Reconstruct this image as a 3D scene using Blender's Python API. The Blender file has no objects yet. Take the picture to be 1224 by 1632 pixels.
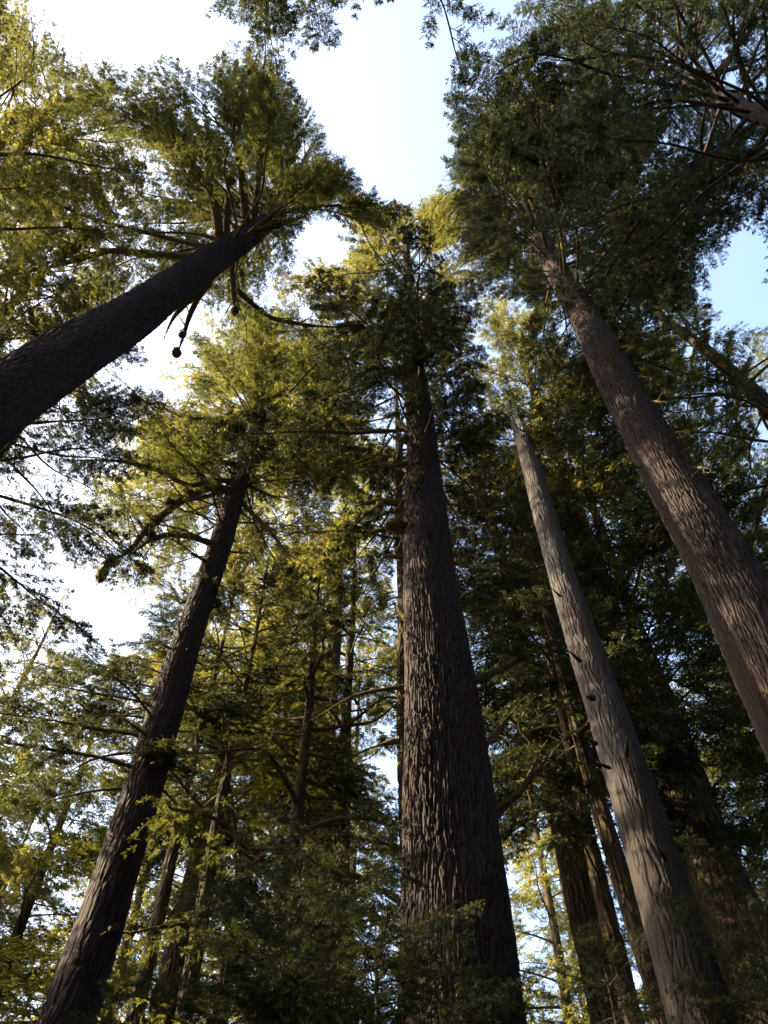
import bpy, math, random
import numpy as np
from mathutils import Vector, Matrix, Euler

# ------------------------------------------------------------------ camera, sky, sun, exposure
scene = bpy.context.scene
COL = scene.collection
PITCH = math.radians(57.2)          # the photographer looks steeply up into the canopy
EYE = np.array([0.0, 0.0, 1.6])
FPX = 1375.0                        # focal length in pixels of the 1224 x 1632 photograph

cam_data = bpy.data.cameras.new('camera')
cam = bpy.data.objects.new('camera', cam_data)
COL.objects.link(cam)
cam.location = EYE
cam.rotation_euler = (math.pi / 2 + PITCH, 0, 0)
cam_data.sensor_fit = 'VERTICAL'
cam_data.sensor_height = 36.0
cam_data.sensor_width = 27.0
cam_data.lens = 36.0 * FPX / 1632.0
cam_data.clip_start = 0.05
cam_data.clip_end = 2000.0
scene.camera = cam

SUN_AZ, SUN_EL = math.radians(-84), math.radians(31)
sun_vec = Vector((math.sin(SUN_AZ) * math.cos(SUN_EL), math.cos(SUN_AZ) * math.cos(SUN_EL), math.sin(SUN_EL)))
world = bpy.data.worlds.new('World')
scene.world = world
world.use_nodes = True
wn = world.node_tree.nodes
sky = wn.new('ShaderNodeTexSky')
sky.sky_type = 'NISHITA'
sky.sun_disc = False
sky.sun_elevation = SUN_EL
sky.sun_rotation = SUN_AZ
sky.air_density = 1.0
sky.dust_density = 5.0
sky.ozone_density = 1.0
bg = wn['Background']
bg.inputs['Strength'].default_value = 0.15
world.node_tree.links.new(sky.outputs['Color'], bg.inputs['Color'])

sun_data = bpy.data.lights.new('sun', 'SUN')
sun_data.energy = 5.0
sun_data.angle = math.radians(0.5)
sun_data.color = (1.0, 0.78, 0.50)
sun = bpy.data.objects.new('sun', sun_data)
COL.objects.link(sun)
sun.rotation_euler = (-sun_vec).to_track_quat('-Z', 'Y').to_euler()
sun.location = (0, 0, 80)

scene.view_settings.view_transform = 'Standard'
scene.view_settings.look = 'None'
scene.view_settings.gamma = 1.0
scene.view_settings.exposure = 2.5
scene.cycles.max_bounces = 6
scene.cycles.diffuse_bounces = 3
scene.cycles.glossy_bounces = 1
scene.cycles.transmission_bounces = 4
scene.cycles.use_denoising = True

# ------------------------------------------------------------------ materials
def new_mat(name):
    m = bpy.data.materials.new(name)
    m.use_nodes = True
    nt = m.node_tree
    nt.nodes.clear()
    out = nt.nodes.new('ShaderNodeOutputMaterial')
    return m, nt, out

def N(nt, kind, **kw):
    n = nt.nodes.new(kind)
    for k, v in kw.items():
        if k in n.inputs.keys():
            n.inputs[k].default_value = v
        else:
            setattr(n, k, v)
    return n

def ramp(nt, stops):
    r = nt.nodes.new('ShaderNodeValToRGB')
    cr = r.color_ramp
    while len(cr.elements) < len(stops):
        cr.elements.new(0.5)
    for e, (p, c) in zip(cr.elements, stops):
        e.position = p
        e.color = (*c, 1)
    return r

def bark_material(name, light, mid, red, moss=0.0, rough=0.9, foot=None, lichen=0.0, checks=False):
    m, nt, out = new_mat(name)
    L = nt.links.new
    tc = N(nt, 'ShaderNodeTexCoord')
    mp = N(nt, 'ShaderNodeMapping')
    mp.inputs['Scale'].default_value = (9, 9, 1.6)
    L(tc.outputs['Object'], mp.inputs['Vector'])
    n1 = N(nt, 'ShaderNodeTexNoise', Scale=1.0, Detail=6.0, Roughness=0.65)
    L(mp.outputs[0], n1.inputs['Vector'])
    r1 = ramp(nt, [(0.3, mid), (0.62, light)])
    L(n1.outputs['Fac'], r1.inputs['Fac'])
    n2 = N(nt, 'ShaderNodeTexNoise', Scale=0.7, Detail=4.0)
    L(tc.outputs['Object'], n2.inputs['Vector'])
    mx = N(nt, 'ShaderNodeMix', data_type='RGBA')
    r2 = ramp(nt, [(0.42, (0, 0, 0)), (0.68, (1, 1, 1))])
    L(n2.outputs['Fac'], r2.inputs['Fac'])
    mr = N(nt, 'ShaderNodeMath', operation='MULTIPLY')
    mr.inputs[1].default_value = 0.75
    L(r2.outputs['Color'], mr.inputs[0])
    L(mr.outputs[0], mx.inputs[0])
    L(r1.outputs['Color'], mx.inputs[6])
    mx.inputs[7].default_value = (*red, 1)
    col = mx.outputs[2]
    if moss > 0:
        n3 = N(nt, 'ShaderNodeTexNoise', Scale=2.2, Detail=5.0, Roughness=0.7)
        L(tc.outputs['Object'], n3.inputs['Vector'])
        r3 = ramp(nt, [(0.62 - 0.32 * moss, (0, 0, 0)), (0.78 - 0.32 * moss, (1, 1, 1))])
        L(n3.outputs['Fac'], r3.inputs['Fac'])
        m3 = N(nt, 'ShaderNodeMix', data_type='RGBA')
        L(r3.outputs['Color'], m3.inputs[0])
        L(col, m3.inputs[6])
        m3.inputs[7].default_value = (0.085, 0.070, 0.018, 1)
        col = m3.outputs[2]
    if lichen > 0:
        # pale crusts of lichen in scattered patches
        n5 = N(nt, 'ShaderNodeTexNoise', Scale=1.6, Detail=7.0, Roughness=0.75)
        L(tc.outputs['Object'], n5.inputs['Vector'])
        r5 = ramp(nt, [(0.60, (0, 0, 0)), (0.72, (lichen, lichen, lichen))])
        L(n5.outputs['Fac'], r5.inputs['Fac'])
        m5 = N(nt, 'ShaderNodeMix', data_type='RGBA')
        L(r5.outputs['Color'], m5.inputs[0])
        L(col, m5.inputs[6])
        m5.inputs[7].default_value = (0.085, 0.085, 0.078, 1)
        col = m5.outputs[2]
    if checks:
        # long drying cracks along the grain
        mp6 = N(nt, 'ShaderNodeMapping')
        mp6.inputs['Scale'].default_value = (22, 22, 0.9)
        L(tc.outputs['Object'], mp6.inputs['Vector'])
        n6 = N(nt, 'ShaderNodeTexNoise', Scale=1.0, Detail=3.0, Roughness=0.6)
        L(mp6.outputs[0], n6.inputs['Vector'])
        r6 = ramp(nt, [(0.30, (1, 1, 1)), (0.36, (0, 0, 0))])
        L(n6.outputs['Fac'], r6.inputs['Fac'])
        m6 = N(nt, 'ShaderNodeMix', data_type='RGBA')
        L(r6.outputs['Color'], m6.inputs[0])
        L(col, m6.inputs[6])
        m6.inputs[7].default_value = (0.014, 0.011, 0.010, 1)
        col = m6.outputs[2]
    if foot:
        # old bark still clings to the wood up to a ragged line
        sx = N(nt, 'ShaderNodeSeparateXYZ')
        L(tc.outputs['Object'], sx.inputs[0])
        mp4 = N(nt, 'ShaderNodeMapping')
        mp4.inputs['Scale'].default_value = (4, 4, 0.8)
        L(tc.outputs['Object'], mp4.inputs['Vector'])
        n4 = N(nt, 'ShaderNodeTexNoise', Scale=1.0, Detail=5.0)
        L(mp4.outputs[0], n4.inputs['Vector'])
        ma = N(nt, 'ShaderNodeMath', operation='MULTIPLY_ADD')
        L(n4.outputs['Fac'], ma.inputs[0])
        ma.inputs[1].default_value = 7.0
        L(sx.outputs['Z'], ma.inputs[2])
        mr4 = N(nt, 'ShaderNodeMapRange')
        mr4.inputs['From Min'].default_value = foot + 3.2
        mr4.inputs['From Max'].default_value = foot + 4.2
        L(ma.outputs[0], mr4.inputs['Value'])
        m4 = N(nt, 'ShaderNodeMix', data_type='RGBA')
        L(mr4.outputs[0], m4.inputs[0])
        m4.inputs[6].default_value = (0.024, 0.019, 0.017, 1)
        L(col, m4.inputs[7])
        col = m4.outputs[2]
    p = N(nt, 'ShaderNodeBsdfPrincipled', Roughness=rough)
    p.inputs['Specular IOR Level'].default_value = 0.25
    L(col, p.inputs['Base Color'])
    mp2 = N(nt, 'ShaderNodeMapping')
    mp2.inputs['Scale'].default_value = (26, 26, 7)
    L(tc.outputs['Object'], mp2.inputs['Vector'])
    nb = N(nt, 'ShaderNodeTexNoise', Scale=1.0, Detail=8.0, Roughness=0.72)
    L(mp2.outputs[0], nb.inputs['Vector'])
    b = N(nt, 'ShaderNodeBump', Strength=0.9, Distance=0.03)
    L(nb.outputs['Fac'], b.inputs['Height'])
    L(b.outputs[0], p.inputs['Normal'])
    L(p.outputs[0], out.inputs['Surface'])
    return m

def foliage_material(name, dark, light, trans, mixf=0.45):
    m, nt, out = new_mat(name)
    L = nt.links.new
    tc = N(nt, 'ShaderNodeTexCoord')
    n1 = N(nt, 'ShaderNodeTexNoise', Scale=1.3, Detail=3.0)
    L(tc.outputs['Object'], n1.inputs['Vector'])
    oi = N(nt, 'ShaderNodeObjectInfo')
    ad = N(nt, 'ShaderNodeMath', operation='MULTIPLY_ADD')
    ad.inputs[1].default_value = 0.4
    L(oi.outputs['Random'], ad.inputs[0])
    L(n1.outputs['Fac'], ad.inputs[2])
    r = ramp(nt, [(0.42, dark), (1.0, light)])
    L(ad.outputs[0], r.inputs['Fac'])
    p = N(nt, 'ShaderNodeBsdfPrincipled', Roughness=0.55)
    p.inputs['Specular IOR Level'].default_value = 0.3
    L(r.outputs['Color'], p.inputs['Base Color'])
    t = N(nt, 'ShaderNodeBsdfTranslucent')
    t.inputs['Color'].default_value = (*trans, 1)
    mx = N(nt, 'ShaderNodeMixShader')
    mx.inputs[0].default_value = mixf
    L(p.outputs[0], mx.inputs[1])
    L(t.outputs[0], mx.inputs[2])
    L(mx.outputs[0], out.inputs['Surface'])
    return m

M_BARK = bark_material('fir_bark', (0.038, 0.0295, 0.029), (0.0105, 0.0086, 0.0089), (0.036, 0.021, 0.017), lichen=0.25)
M_BARK2 = bark_material('mossy_bark', (0.052, 0.038, 0.030), (0.023, 0.017, 0.013), (0.042, 0.026, 0.017), moss=0.42)
M_LIMB = bark_material('mossy_limb', (0.100, 0.070, 0.045), (0.045, 0.032, 0.022), (0.075, 0.048, 0.026), moss=0.75)
M_MOSS = bark_material('hanging_moss', (0.150, 0.120, 0.030), (0.075, 0.062, 0.016), (0.120, 0.085, 0.025))
M_SNAG = bark_material('weathered_wood', (0.054, 0.051, 0.053), (0.018, 0.017, 0.0175), (0.040, 0.026, 0.020), rough=0.8, foot=9.5, checks=True)
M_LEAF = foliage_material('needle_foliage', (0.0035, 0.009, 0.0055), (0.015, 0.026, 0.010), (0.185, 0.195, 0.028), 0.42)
M_LEAFY = foliage_material('yellow_green_sunlit_foliage', (0.007, 0.014, 0.006), (0.032, 0.041, 0.012), (0.29, 0.275, 0.042), 0.46)  # yellow-green needles, brightened to paint sunlight into the lit crowns
M_LEAFD = foliage_material('deep_green_shaded_foliage', (0.0025, 0.0068, 0.0044), (0.009, 0.017, 0.0075), (0.062, 0.08, 0.015), 0.30)  # deep green needles, darkened to paint shade into the dim crowns
M_DEAD = foliage_material('rusty_dead_foliage', (0.10, 0.035, 0.015), (0.22, 0.075, 0.03), (0.25, 0.09, 0.03), 0.4)

def ground_material():
    m, nt, out = new_mat('forest_duff')
    L = nt.links.new
    tc = N(nt, 'ShaderNodeTexCoord')
    n1 = N(nt, 'ShaderNodeTexNoise', Scale=0.35, Detail=8.0, Roughness=0.7)
    L(tc.outputs['Object'], n1.inputs['Vector'])
    r = ramp(nt, [(0.38, (0.055, 0.036, 0.022)), (0.55, (0.075, 0.055, 0.030)), (0.7, (0.045, 0.060, 0.018))])
    L(n1.outputs['Fac'], r.inputs['Fac'])
    n2 = N(nt, 'ShaderNodeTexNoise', Scale=9.0, Detail=8.0, Roughness=0.75)
    L(tc.outputs['Object'], n2.inputs['Vector'])
    b = N(nt, 'ShaderNodeBump', Strength=1.0, Distance=0.12)
    L(n2.outputs['Fac'], b.inputs['Height'])
    p = N(nt, 'ShaderNodeBsdfPrincipled', Roughness=0.95)
    L(r.outputs['Color'], p.inputs['Base Color'])
    L(b.outputs[0], p.inputs['Normal'])
    L(p.outputs[0], out.inputs['Surface'])
    return m
M_GROUND = ground_material()

# ------------------------------------------------------------------ helpers
R_ = np.array([1.0, 0, 0])
F_ = np.array([0, math.cos(PITCH), math.sin(PITCH)])
U_ = np.array([0, -math.sin(PITCH), math.cos(PITCH)])

def ray(x, y):
    v = F_ + (x - 612) / FPX * R_ + (816 - y) / FPX * U_
    return v / np.linalg.norm(v)

def at(x, y, D):
    """point seen at photograph pixel (x, y), D metres away measured along the ground"""
    v = ray(x, y)
    return EYE + v * D / math.hypot(v[0], v[1])

def at_h(x, y, h):
    """point seen at photograph pixel (x, y) at height h above the ground"""
    v = ray(x, y)
    return EYE + v * (h - EYE[2]) / v[2]

def seen(P):
    q = np.asarray(P, float) - EYE
    z = q @ F_
    z = np.where(z < 0.3, 0.3, z)
    return 612 + FPX * (q @ R_) / z, 816 - FPX * (q @ U_) / z

def hash2(ix, iy, seed):
    h = (ix.astype(np.int64) * 374761393 + iy.astype(np.int64) * 668265263 + seed * 1442695041) & 0x7fffffff
    h = ((h ^ (h >> 13)) * 1274126177) & 0x7fffffff
    return ((h ^ (h >> 16)) & 0xffffff) / float(0xffffff)

def vnoise(u, v, period, seed):
    """value noise periodic in u"""
    iu, iv = np.floor(u), np.floor(v)
    fu, fv = u - iu, v - iv
    fu = fu * fu * (3 - 2 * fu)
    fv = fv * fv * (3 - 2 * fv)
    a = lambda du, dv: hash2((iu + du) % period, iv + dv, seed)
    return (a(0, 0) * (1 - fu) + a(1, 0) * fu) * (1 - fv) + (a(0, 1) * (1 - fu) + a(1, 1) * fu) * fv

def cells(u, v, period, seed):
    """F2-F1 of a jittered grid, periodic in u: 0 in the furrows between bark plates; also the plate's random height"""
    iu, iv = np.floor(u), np.floor(v)
    f1 = np.full(u.shape, 9.0)
    f2 = np.full(u.shape, 9.0)
    idr = np.zeros(u.shape)
    for du in (-1, 0, 1):
        for dv in (-1, 0, 1):
            cu, cv = iu + du, iv + dv
            px = cu + 0.1 + 0.8 * hash2(cu % period, cv, seed)
            py = cv + 0.1 + 0.8 * hash2(cu % period, cv, seed + 7)
            d = np.hypot(u - px, v - py)
            r = hash2(cu % period, cv, seed + 13)
            near = d < f1
            f2 = np.where(near, f1, np.minimum(f2, d))
            idr = np.where(near, r, idr)
            f1 = np.where(near, d, f1)
    return f2 - f1, idr

def mesh_from(name, verts, faces, mats, smooth=False, mat_idx=None):
    """verts (n,3), faces (m,k) arrays; fast path through foreach_set"""
    verts = np.asarray(verts, np.float32)
    me = bpy.data.meshes.new(name)
    if isinstance(faces, np.ndarray):
        groups = [faces]
    else:
        groups = [np.asarray(f) for f in faces if len(f)]
    loops = np.concatenate([g.ravel() for g in groups]).astype(np.int32)
    sizes = np.concatenate([np.full(len(g), g.shape[1]) for g in groups]).astype(np.int32)
    starts = np.concatenate([[0], np.cumsum(sizes)[:-1]]).astype(np.int32)
    me.vertices.add(len(verts))
    me.vertices.foreach_set('co', verts.ravel())
    me.loops.add(len(loops))
    me.loops.foreach_set('vertex_index', loops)
    me.polygons.add(len(sizes))
    me.polygons.foreach_set('loop_start', starts)
    me.polygons.foreach_set('loop_total', sizes)
    for m in mats:
        me.materials.append(m)
    if mat_idx is not None:
        me.polygons.foreach_set('material_index', np.asarray(mat_idx, np.int32))
    me.polygons.foreach_set('use_smooth', np.full(len(sizes), smooth))
    me.update(calc_edges=True)
    return me

def link(name, data, parent=None, loc=None):
    o = bpy.data.objects.new(name, data)
    COL.objects.link(o)
    if parent is not None:
        o.parent = parent
    if loc is not None:
        o.location = loc
    return o

def tag(o, label, cat, group=None):
    o['label'] = label
    o['category'] = cat
    if group:
        o['group'] = group

def tube(path, radii, nseg, seed=0, lump=0.0):
    """tapered tube along a path; returns verts, quads, with rounded-off end"""
    path = np.asarray(path, float)
    radii = np.asarray(radii, float)
    n = len(path)
    tang = np.gradient(path, axis=0)
    tang /= np.linalg.norm(tang, axis=1)[:, None] + 1e-9
    ref = np.array([0, 0, 1.0]) if abs(tang[0][2]) < 0.8 else np.array([1.0, 0, 0])
    a = np.cross(tang, ref)
    a /= np.linalg.norm(a, axis=1)[:, None] + 1e-9
    b = np.cross(tang, a)
    th = np.linspace(0, 2 * np.pi, nseg, endpoint=False)
    rr = radii[:, None] * np.ones((1, nseg))
    if lump > 0:
        g = np.random.default_rng(seed)
        rr = rr * (1 + lump * g.normal(0, 1, (n, nseg)) + lump * g.normal(0, 1, (n, 1)))
    v = path[:, None, :] + rr[..., None] * (np.cos(th)[None, :, None] * a[:, None, :] + np.sin(th)[None, :, None] * b[:, None, :])
    v = v.reshape(-1, 3)
    i = np.arange(n - 1)[:, None] * nseg
    j = np.arange(nseg)[None, :]
    k = (j + 1) % nseg
    q = np.stack([i + j, i + k, i + nseg + k, i + nseg + j], -1).reshape(-1, 4)
    return v, q

def shag(v, q, path, rad, seed, per=26):
    """thin hanging moss strands and twig spurs along a limb"""
    g = np.random.default_rng(seed + 1)
    L = np.linalg.norm(np.diff(path, axis=0), axis=1).sum()
    n = int(per * L) + 8
    i = g.integers(0, len(path), n)
    d = g.normal(0, 1, (n, 3)); d[:, 2] -= 0.5
    d /= np.linalg.norm(d, axis=1)[:, None]
    st = path[i] + d * rad[i][:, None] * 0.7
    ln = g.uniform(0.05, 0.16, (n, 1)) * np.where(g.random((n, 1)) < 0.12, 2.6, 1.0)
    e = st + (d * 0.6 + np.array([0, 0, -0.5])) * ln
    w = np.cross(d, g.normal(0, 1, (n, 3)))
    w *= 0.018 / (np.linalg.norm(w, axis=1)[:, None] + 1e-6)
    tv = np.stack([st - w, st + w, e], 1).reshape(-1, 3)
    return np.concatenate([v, tv]), [q, np.arange(len(tv)).reshape(-1, 3) + len(v)]

class Acc:
    def __init__(self):
        self.v, self.f, self.n = [], [], 0
    def add(self, v, f):
        self.v.append(v)
        self.f.append(f + self.n)
        self.n += len(v)
    def get(self):
        return np.concatenate(self.v), np.concatenate(self.f)

# ------------------------------------------------------------------ trunks
def trunk_mesh(name, base, path_fn, prof, top, mat, plate=0.13, depth=0.035, nseg=200, detail_to=30.0, dz=0.06, seed=1, cap=None, elong=5.0):
    """path_fn(z) -> (x, y) of the axis relative to the base; prof: [(h, r)] radii"""
    zs = [0.0 - 0.3]
    while zs[-1] < top:
        z = zs[-1]
        zs.append(z + (dz * 2.5 if z < 2.5 else dz if z < detail_to else dz * 6))
    zs = np.array(zs)
    zs[-1] = top
    hr = np.array(prof)
    r = np.interp(zs, hr[:, 0], hr[:, 1])
    flare = 1 + 0.55 * np.exp(-np.maximum(zs, 0) / 0.9)
    r = r * flare
    th = np.linspace(0, 2 * np.pi, nseg, endpoint=False)
    T, Z = np.meshgrid(th, zs)
    RR = np.interp(Z, hr[:, 0], hr[:, 1])
    rm = float(np.interp(min(top * 0.3, 12), hr[:, 0], hr[:, 1]))
    per = 2 * max(3, int(np.pi * rm / plate))
    u = T / (2 * np.pi) * per
    v = Z / (plate * elong) + 1.5 * vnoise(T / (2 * np.pi) * 4, Z * 0.5, 4, seed + 41)
    w1 = vnoise(u * 0.5, v * 1.3, max(1, per // 2), seed + 1) if per % 2 == 0 else vnoise(u, v * 1.3, per, seed + 1)
    w2 = vnoise(u, v * 2.5, per, seed + 2)
    w3 = vnoise(u * 0.5, v * 0.6, max(1, per // 2), seed + 8) if per % 2 == 0 else vnoise(u, v * 0.6, per, seed + 8)
    F, rid = cells(u + (w1 - 0.5) * 1.1 + (w3 - 0.5) * 1.6, v + (w2 - 0.5) * 0.9, per, seed + 3)
    ridge = np.clip(F / 0.38, 0, 1)
    ridge = ridge * ridge * (3 - 2 * ridge)
    F2, rid2 = cells(u * 2 + (w2 - 0.5) * 1.6, v * 1.7 + (w1 - 0.5) * 1.2, per * 2, seed + 30)
    fine = 0.5 * vnoise(u * 3, v * 6, per * 3, seed + 4) + 0.6 * np.clip(F2 / 0.3, 0, 1) * (0.5 + rid2)
    big = vnoise(T / (2 * np.pi) * 5, Z * 0.35, 5, seed + 5)
    sc = np.clip(RR / max(rm, 1e-3), 0.25, 1.3)
    vary = 0.45 + 1.1 * vnoise(T / (2 * np.pi) * 6, Z * 0.28, 6, seed + 40)
    R = (r[:, None] + depth * sc * vary * (ridge * (0.75 + 0.4 * rid) - 0.6 + 0.45 * (fine - 0.6)) + 0.17 * RR * (big - 0.5))
    # root buttresses near the ground
    R += np.exp(-np.maximum(Z, 0) / 0.7) * 0.22 * RR * np.sin(T * 5 + seed) ** 2
    R = np.maximum(R, 0.01)
    ax = np.array([path_fn(z) for z in zs])
    X = ax[:, 0][:, None] + R * np.cos(T)
    Y = ax[:, 1][:, None] + R * np.sin(T)
    if cap is not None:
        Z = cap(T, Z, R, X, Y)
    verts = np.stack([X, Y, Z], -1).reshape(-1, 3)
    n = len(zs)
    i = np.arange(n - 1)[:, None] * nseg
    j = np.arange(nseg)[None, :]
    k = (j + 1) % nseg
    q = np.stack([i + j, i + k, i + nseg + k, i + nseg + j], -1).reshape(-1, 4)
    return mesh_from(name, verts, q, [mat], smooth=False)

# ------------------------------------------------------------------ boughs
def bough_arrays(rng, L=5.0, a=0.1, b=0.25, s0=0.3, W=0.27, sec=0.085, ter=0.065, tw=0.28, leaf=0.085, lw=0.030, m=6, droop=0.25, gaps=0.18, limb_r=0.055, sides=7, wig=0.05, clump=-0.82):
    """one bough along +X: limb tube with side branches, and leaf-spray faces"""
    wood = Acc()
    ns = 18
    s = np.linspace(0, 1, ns)
    ph = rng.uniform(0, 6.28, 4)
    ax = np.stack([L * s * (1 - 0.03 * s),
                   L * wig * (np.sin(3.1 * s + ph[0]) - math.sin(ph[0])) + L * 0.4 * wig * np.sin(10 * s + ph[1]) * s,
                   L * (a * s - b * s * s) + L * 0.35 * wig * np.sin(8 * s + ph[2]) * s], -1)
    wood.add(*tube(ax, limb_r * L / 5 * ((1 - s) ** 0.8 * 0.95 + 0.05), sides, int(rng.integers(1e6)), 0.11))
    P, Tn, Nn, LL = [], [], [], []
    pos = s0
    side = 1
    def axis(t):
        return np.array([np.interp(t, s, ax[:, k]) for k in range(3)])
    while pos < 1.0:
        pos += sec / L * rng.uniform(0.6, 1.4)
        side = -side
        if rng.random() < gaps:
            continue
        t = min(pos, 0.995)
        o = axis(t)
        tg = axis(min(1, t + 0.02)) - axis(t - 0.02)
        tg /= np.linalg.norm(tg)
        ang = side * rng.uniform(0.7, 1.15) * (1.0 - 0.35 * max(0, t - 0.75) / 0.25)
        sh = min(1.0, 0.45 + (t - s0) / 0.3) * (1 - t) ** 0.55
        ls = L * W * sh * rng.uniform(0.6, 1.35) + 0.22
        lat = np.array([-tg[1], tg[0], 0])
        d = tg * math.cos(ang) + lat * math.sin(ang)
        d[2] += rng.normal(0.03, 0.30)
        d /= np.linalg.norm(d)
        nst = 6
        u = np.linspace(0, 1, nst)
        bend = rng.uniform(-0.12, 0.12)
        dr = droop * rng.uniform(0.4, 1.5)
        path = o + d * ls * u[:, None] + np.array([0, 0, -1.0]) * (dr * ls * u ** 2)[:, None] + np.cross(d, [0, 0, 1.0]) * (bend * ls * u ** 2)[:, None] + tg * (0.18 * ls * u ** 2)[:, None]
        wood.add(*tube(path, min(0.014, 0.008 * (0.4 + ls)) * (1 - 0.85 * u), 4, 1, 0.0))
        nt_ = max(3, int(ls / ter))
        cl = rng.uniform(0, 6.28)
        us = np.linspace(0.12, 1.0, nt_) + rng.normal(0, 0.02, nt_)
        us = np.clip(us, 0.05, 1)
        o2 = np.stack([np.interp(us, u, path[:, k]) for k in range(3)], -1)
        td = np.stack([np.interp(us, u, np.gradient(path[:, k])) for k in range(3)], -1)
        td /= np.linalg.norm(td, axis=1)[:, None]
        for sd in (-1, 1):
            l2 = np.cross(td, np.array([0, 0, 1.0]))
            l2 /= np.linalg.norm(l2, axis=1)[:, None] + 1e-6
            an = rng.uniform(0.55, 1.05, nt_)[:, None]
            dd = td * np.cos(an) + sd * l2 * np.sin(an)
            dd[:, 2] += rng.normal(-0.18, 0.38, nt_)
            dd /= np.linalg.norm(dd, axis=1)[:, None]
            keep = (rng.random(nt_) > 0.12) & (np.sin(us * ls * 9.0 + cl) > clump)
            P.append(o2[keep]); Tn.append(dd[keep])
            LL.append((tw * (1.15 - 0.65 * us) * rng.uniform(0.6, 1.3, nt_))[keep])
    P = np.concatenate(P); Tn = np.concatenate(Tn); LL = np.concatenate(LL)
    k = len(P)
    up = np.array([0, 0, 1.0]) + rng.normal(0, 0.65, (k, 3))
    B = np.cross(Tn, up)
    B /= np.linalg.norm(B, axis=1)[:, None] + 1e-6
    V = []
    for i in range(m + 1):
        fr = (i + 0.6) / (m + 0.6)
        for sd in ((-1, 1) if i < m else (0,)):
            o = P + Tn * (LL * fr * 0.9)[:, None]
            if sd:
                an = rng.uniform(0.6, 1.0, k)[:, None]
                d = Tn * np.cos(an) + sd * B * np.sin(an)
            else:
                d = Tn.copy()
            d = d + rng.normal(0, 0.10, (k, 3))
            ln = leaf * rng.uniform(0.7, 1.35, k) * (1.1 - 0.35 * fr)
            wd = np.cross(d, rng.normal(0, 1.0, (k, 3)) + np.array([0, 0, 0.8]))
            wd /= np.linalg.norm(wd, axis=1)[:, None] + 1e-6
            ww = lw * rng.uniform(0.7, 1.3, k)
            V.append(np.stack([o - d * 0.15 * ln[:, None] + wd * ww[:, None] * 0.35, o + d * (0.55 * ln)[:, None] - wd * ww[:, None] * 0.55, o + d * ln[:, None] + wd * ww[:, None] * 0.2], 1))
    w0 = B * (lw * 0.33)
    V.append(np.stack([P - w0, P + w0, P + Tn * LL[:, None]], 1))
    V = np.concatenate(V).reshape(-1, 3)
    Fc = np.arange(len(V)).reshape(-1, 3)
    wv, wf = wood.get()
    return wv, wf, V, Fc

class Bough:
    pass

def make_boughs(count, seed, **kw):
    res = []
    rng = np.random.default_rng(seed)
    for i in range(count):
        p = dict(L=5.0, a=rng.uniform(0.0, 0.25), b=rng.uniform(0.12, 0.34), s0=rng.uniform(0.22, 0.36), gaps=rng.uniform(0.1, 0.3), droop=rng.uniform(0.12, 0.38))
        p.update(kw)
        wv, wf, lv, lf = bough_arrays(rng, **p)
        B = Bough()
        B.L = p['L']
        B.wood = (wv, wf)
        B.leaf = (lv, lf)
        # sample points used to see where the bough reaches
        B.pts = lv[rng.integers(0, len(lv), 40)]
        B.me_w = {}
        B.me_l = {}
        B.i = len(res)
        res.append(B)
    return res

def bough_mesh(B, kind):
    d = B.me_w if kind == 'w' else B.me_l
    if 'm' not in d:
        if kind == 'w':
            d['m'] = mesh_from('branch', B.wood[0], B.wood[1], [M_LIMB], smooth=True)
        else:
            d['m'] = mesh_from('foliage', B.leaf[0], B.leaf[1], [M_LEAF])
    return d['m']

def put_bough(name, B, M, parent, wood, leaf):
    """limb with its foliage; the mesh is shared, the material sits on the object"""
    w = link(name, bough_mesh(B, 'w'), parent)
    w.matrix_local = M
    l = link('foliage', bough_mesh(B, 'l'), w)
    for o, m in ((w, wood), (l, leaf)):
        o.material_slots[0].link = 'OBJECT'
        o.material_slots[0].material = m
    return w

FULL = make_boughs(9, 11, L=7.0, ter=0.062, gaps=0.32)                                              # broad leafy boughs
ARCH = make_boughs(5, 23, a=0.30, b=0.62, s0=0.34, W=0.20, droop=0.5, gaps=0.30)  # arching, drooping boughs
OPEN = make_boughs(6, 37, L=8.0, s0=0.32, W=0.30, gaps=0.40, sec=0.11, limb_r=0.045, wig=0.13)       # bare near the trunk
LACY = make_boughs(6, 43, L=8.0, s0=0.26, W=0.27, gaps=0.46, sec=0.115, ter=0.078, leaf=0.08, lw=0.027, limb_r=0.045, wig=0.10, clump=-0.65)   # thin, the sky shows through
CROOK = make_boughs(5, 41, s0=0.30, W=0.28, gaps=0.45, sec=0.16, limb_r=0.10, wig=0.17, a=0.2, b=0.35, droop=0.6)
FINE = make_boughs(5, 53, L=3.0, s0=0.12, W=0.30, tw=0.20, leaf=0.06, lw=0.017, droop=0.3, limb_r=0.05)  # understorey

# openings in the canopy (photograph pixels): boughs that would grow across them are left off or shortened
GAPS = [
    [(60, -60), (310, -60), (330, 20), (480, 105), (550, 125), (620, 95), (685, 40), (700, 180), (715, 300), (650, 322), (575, 318), (560, 285), (512, 200), (515, 150), (440, 98), (390, 62), (330, 60), (275, 35), (205, 45), (222, 170), (150, 85), (60, 55)],
    [(135, 640), (200, 600), (200, 640), (150, 700), (130, 745), (95, 800), (120, 860), (70, 880), (62, 955), (110, 965), (150, 1040), (190, 1030), (215, 960), (170, 935), (120, 905), (100, 880), (125, 800), (160, 740), (140, 680)],
    [(1112, 430), (1224, 370), (1240, 520), (1190, 525), (1140, 490), (1112, 480)],
    [(150, 600), (290, 490), (320, 500), (280, 590), (215, 580)],
]
GAPS = [np.array(g, float) for g in GAPS]

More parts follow.
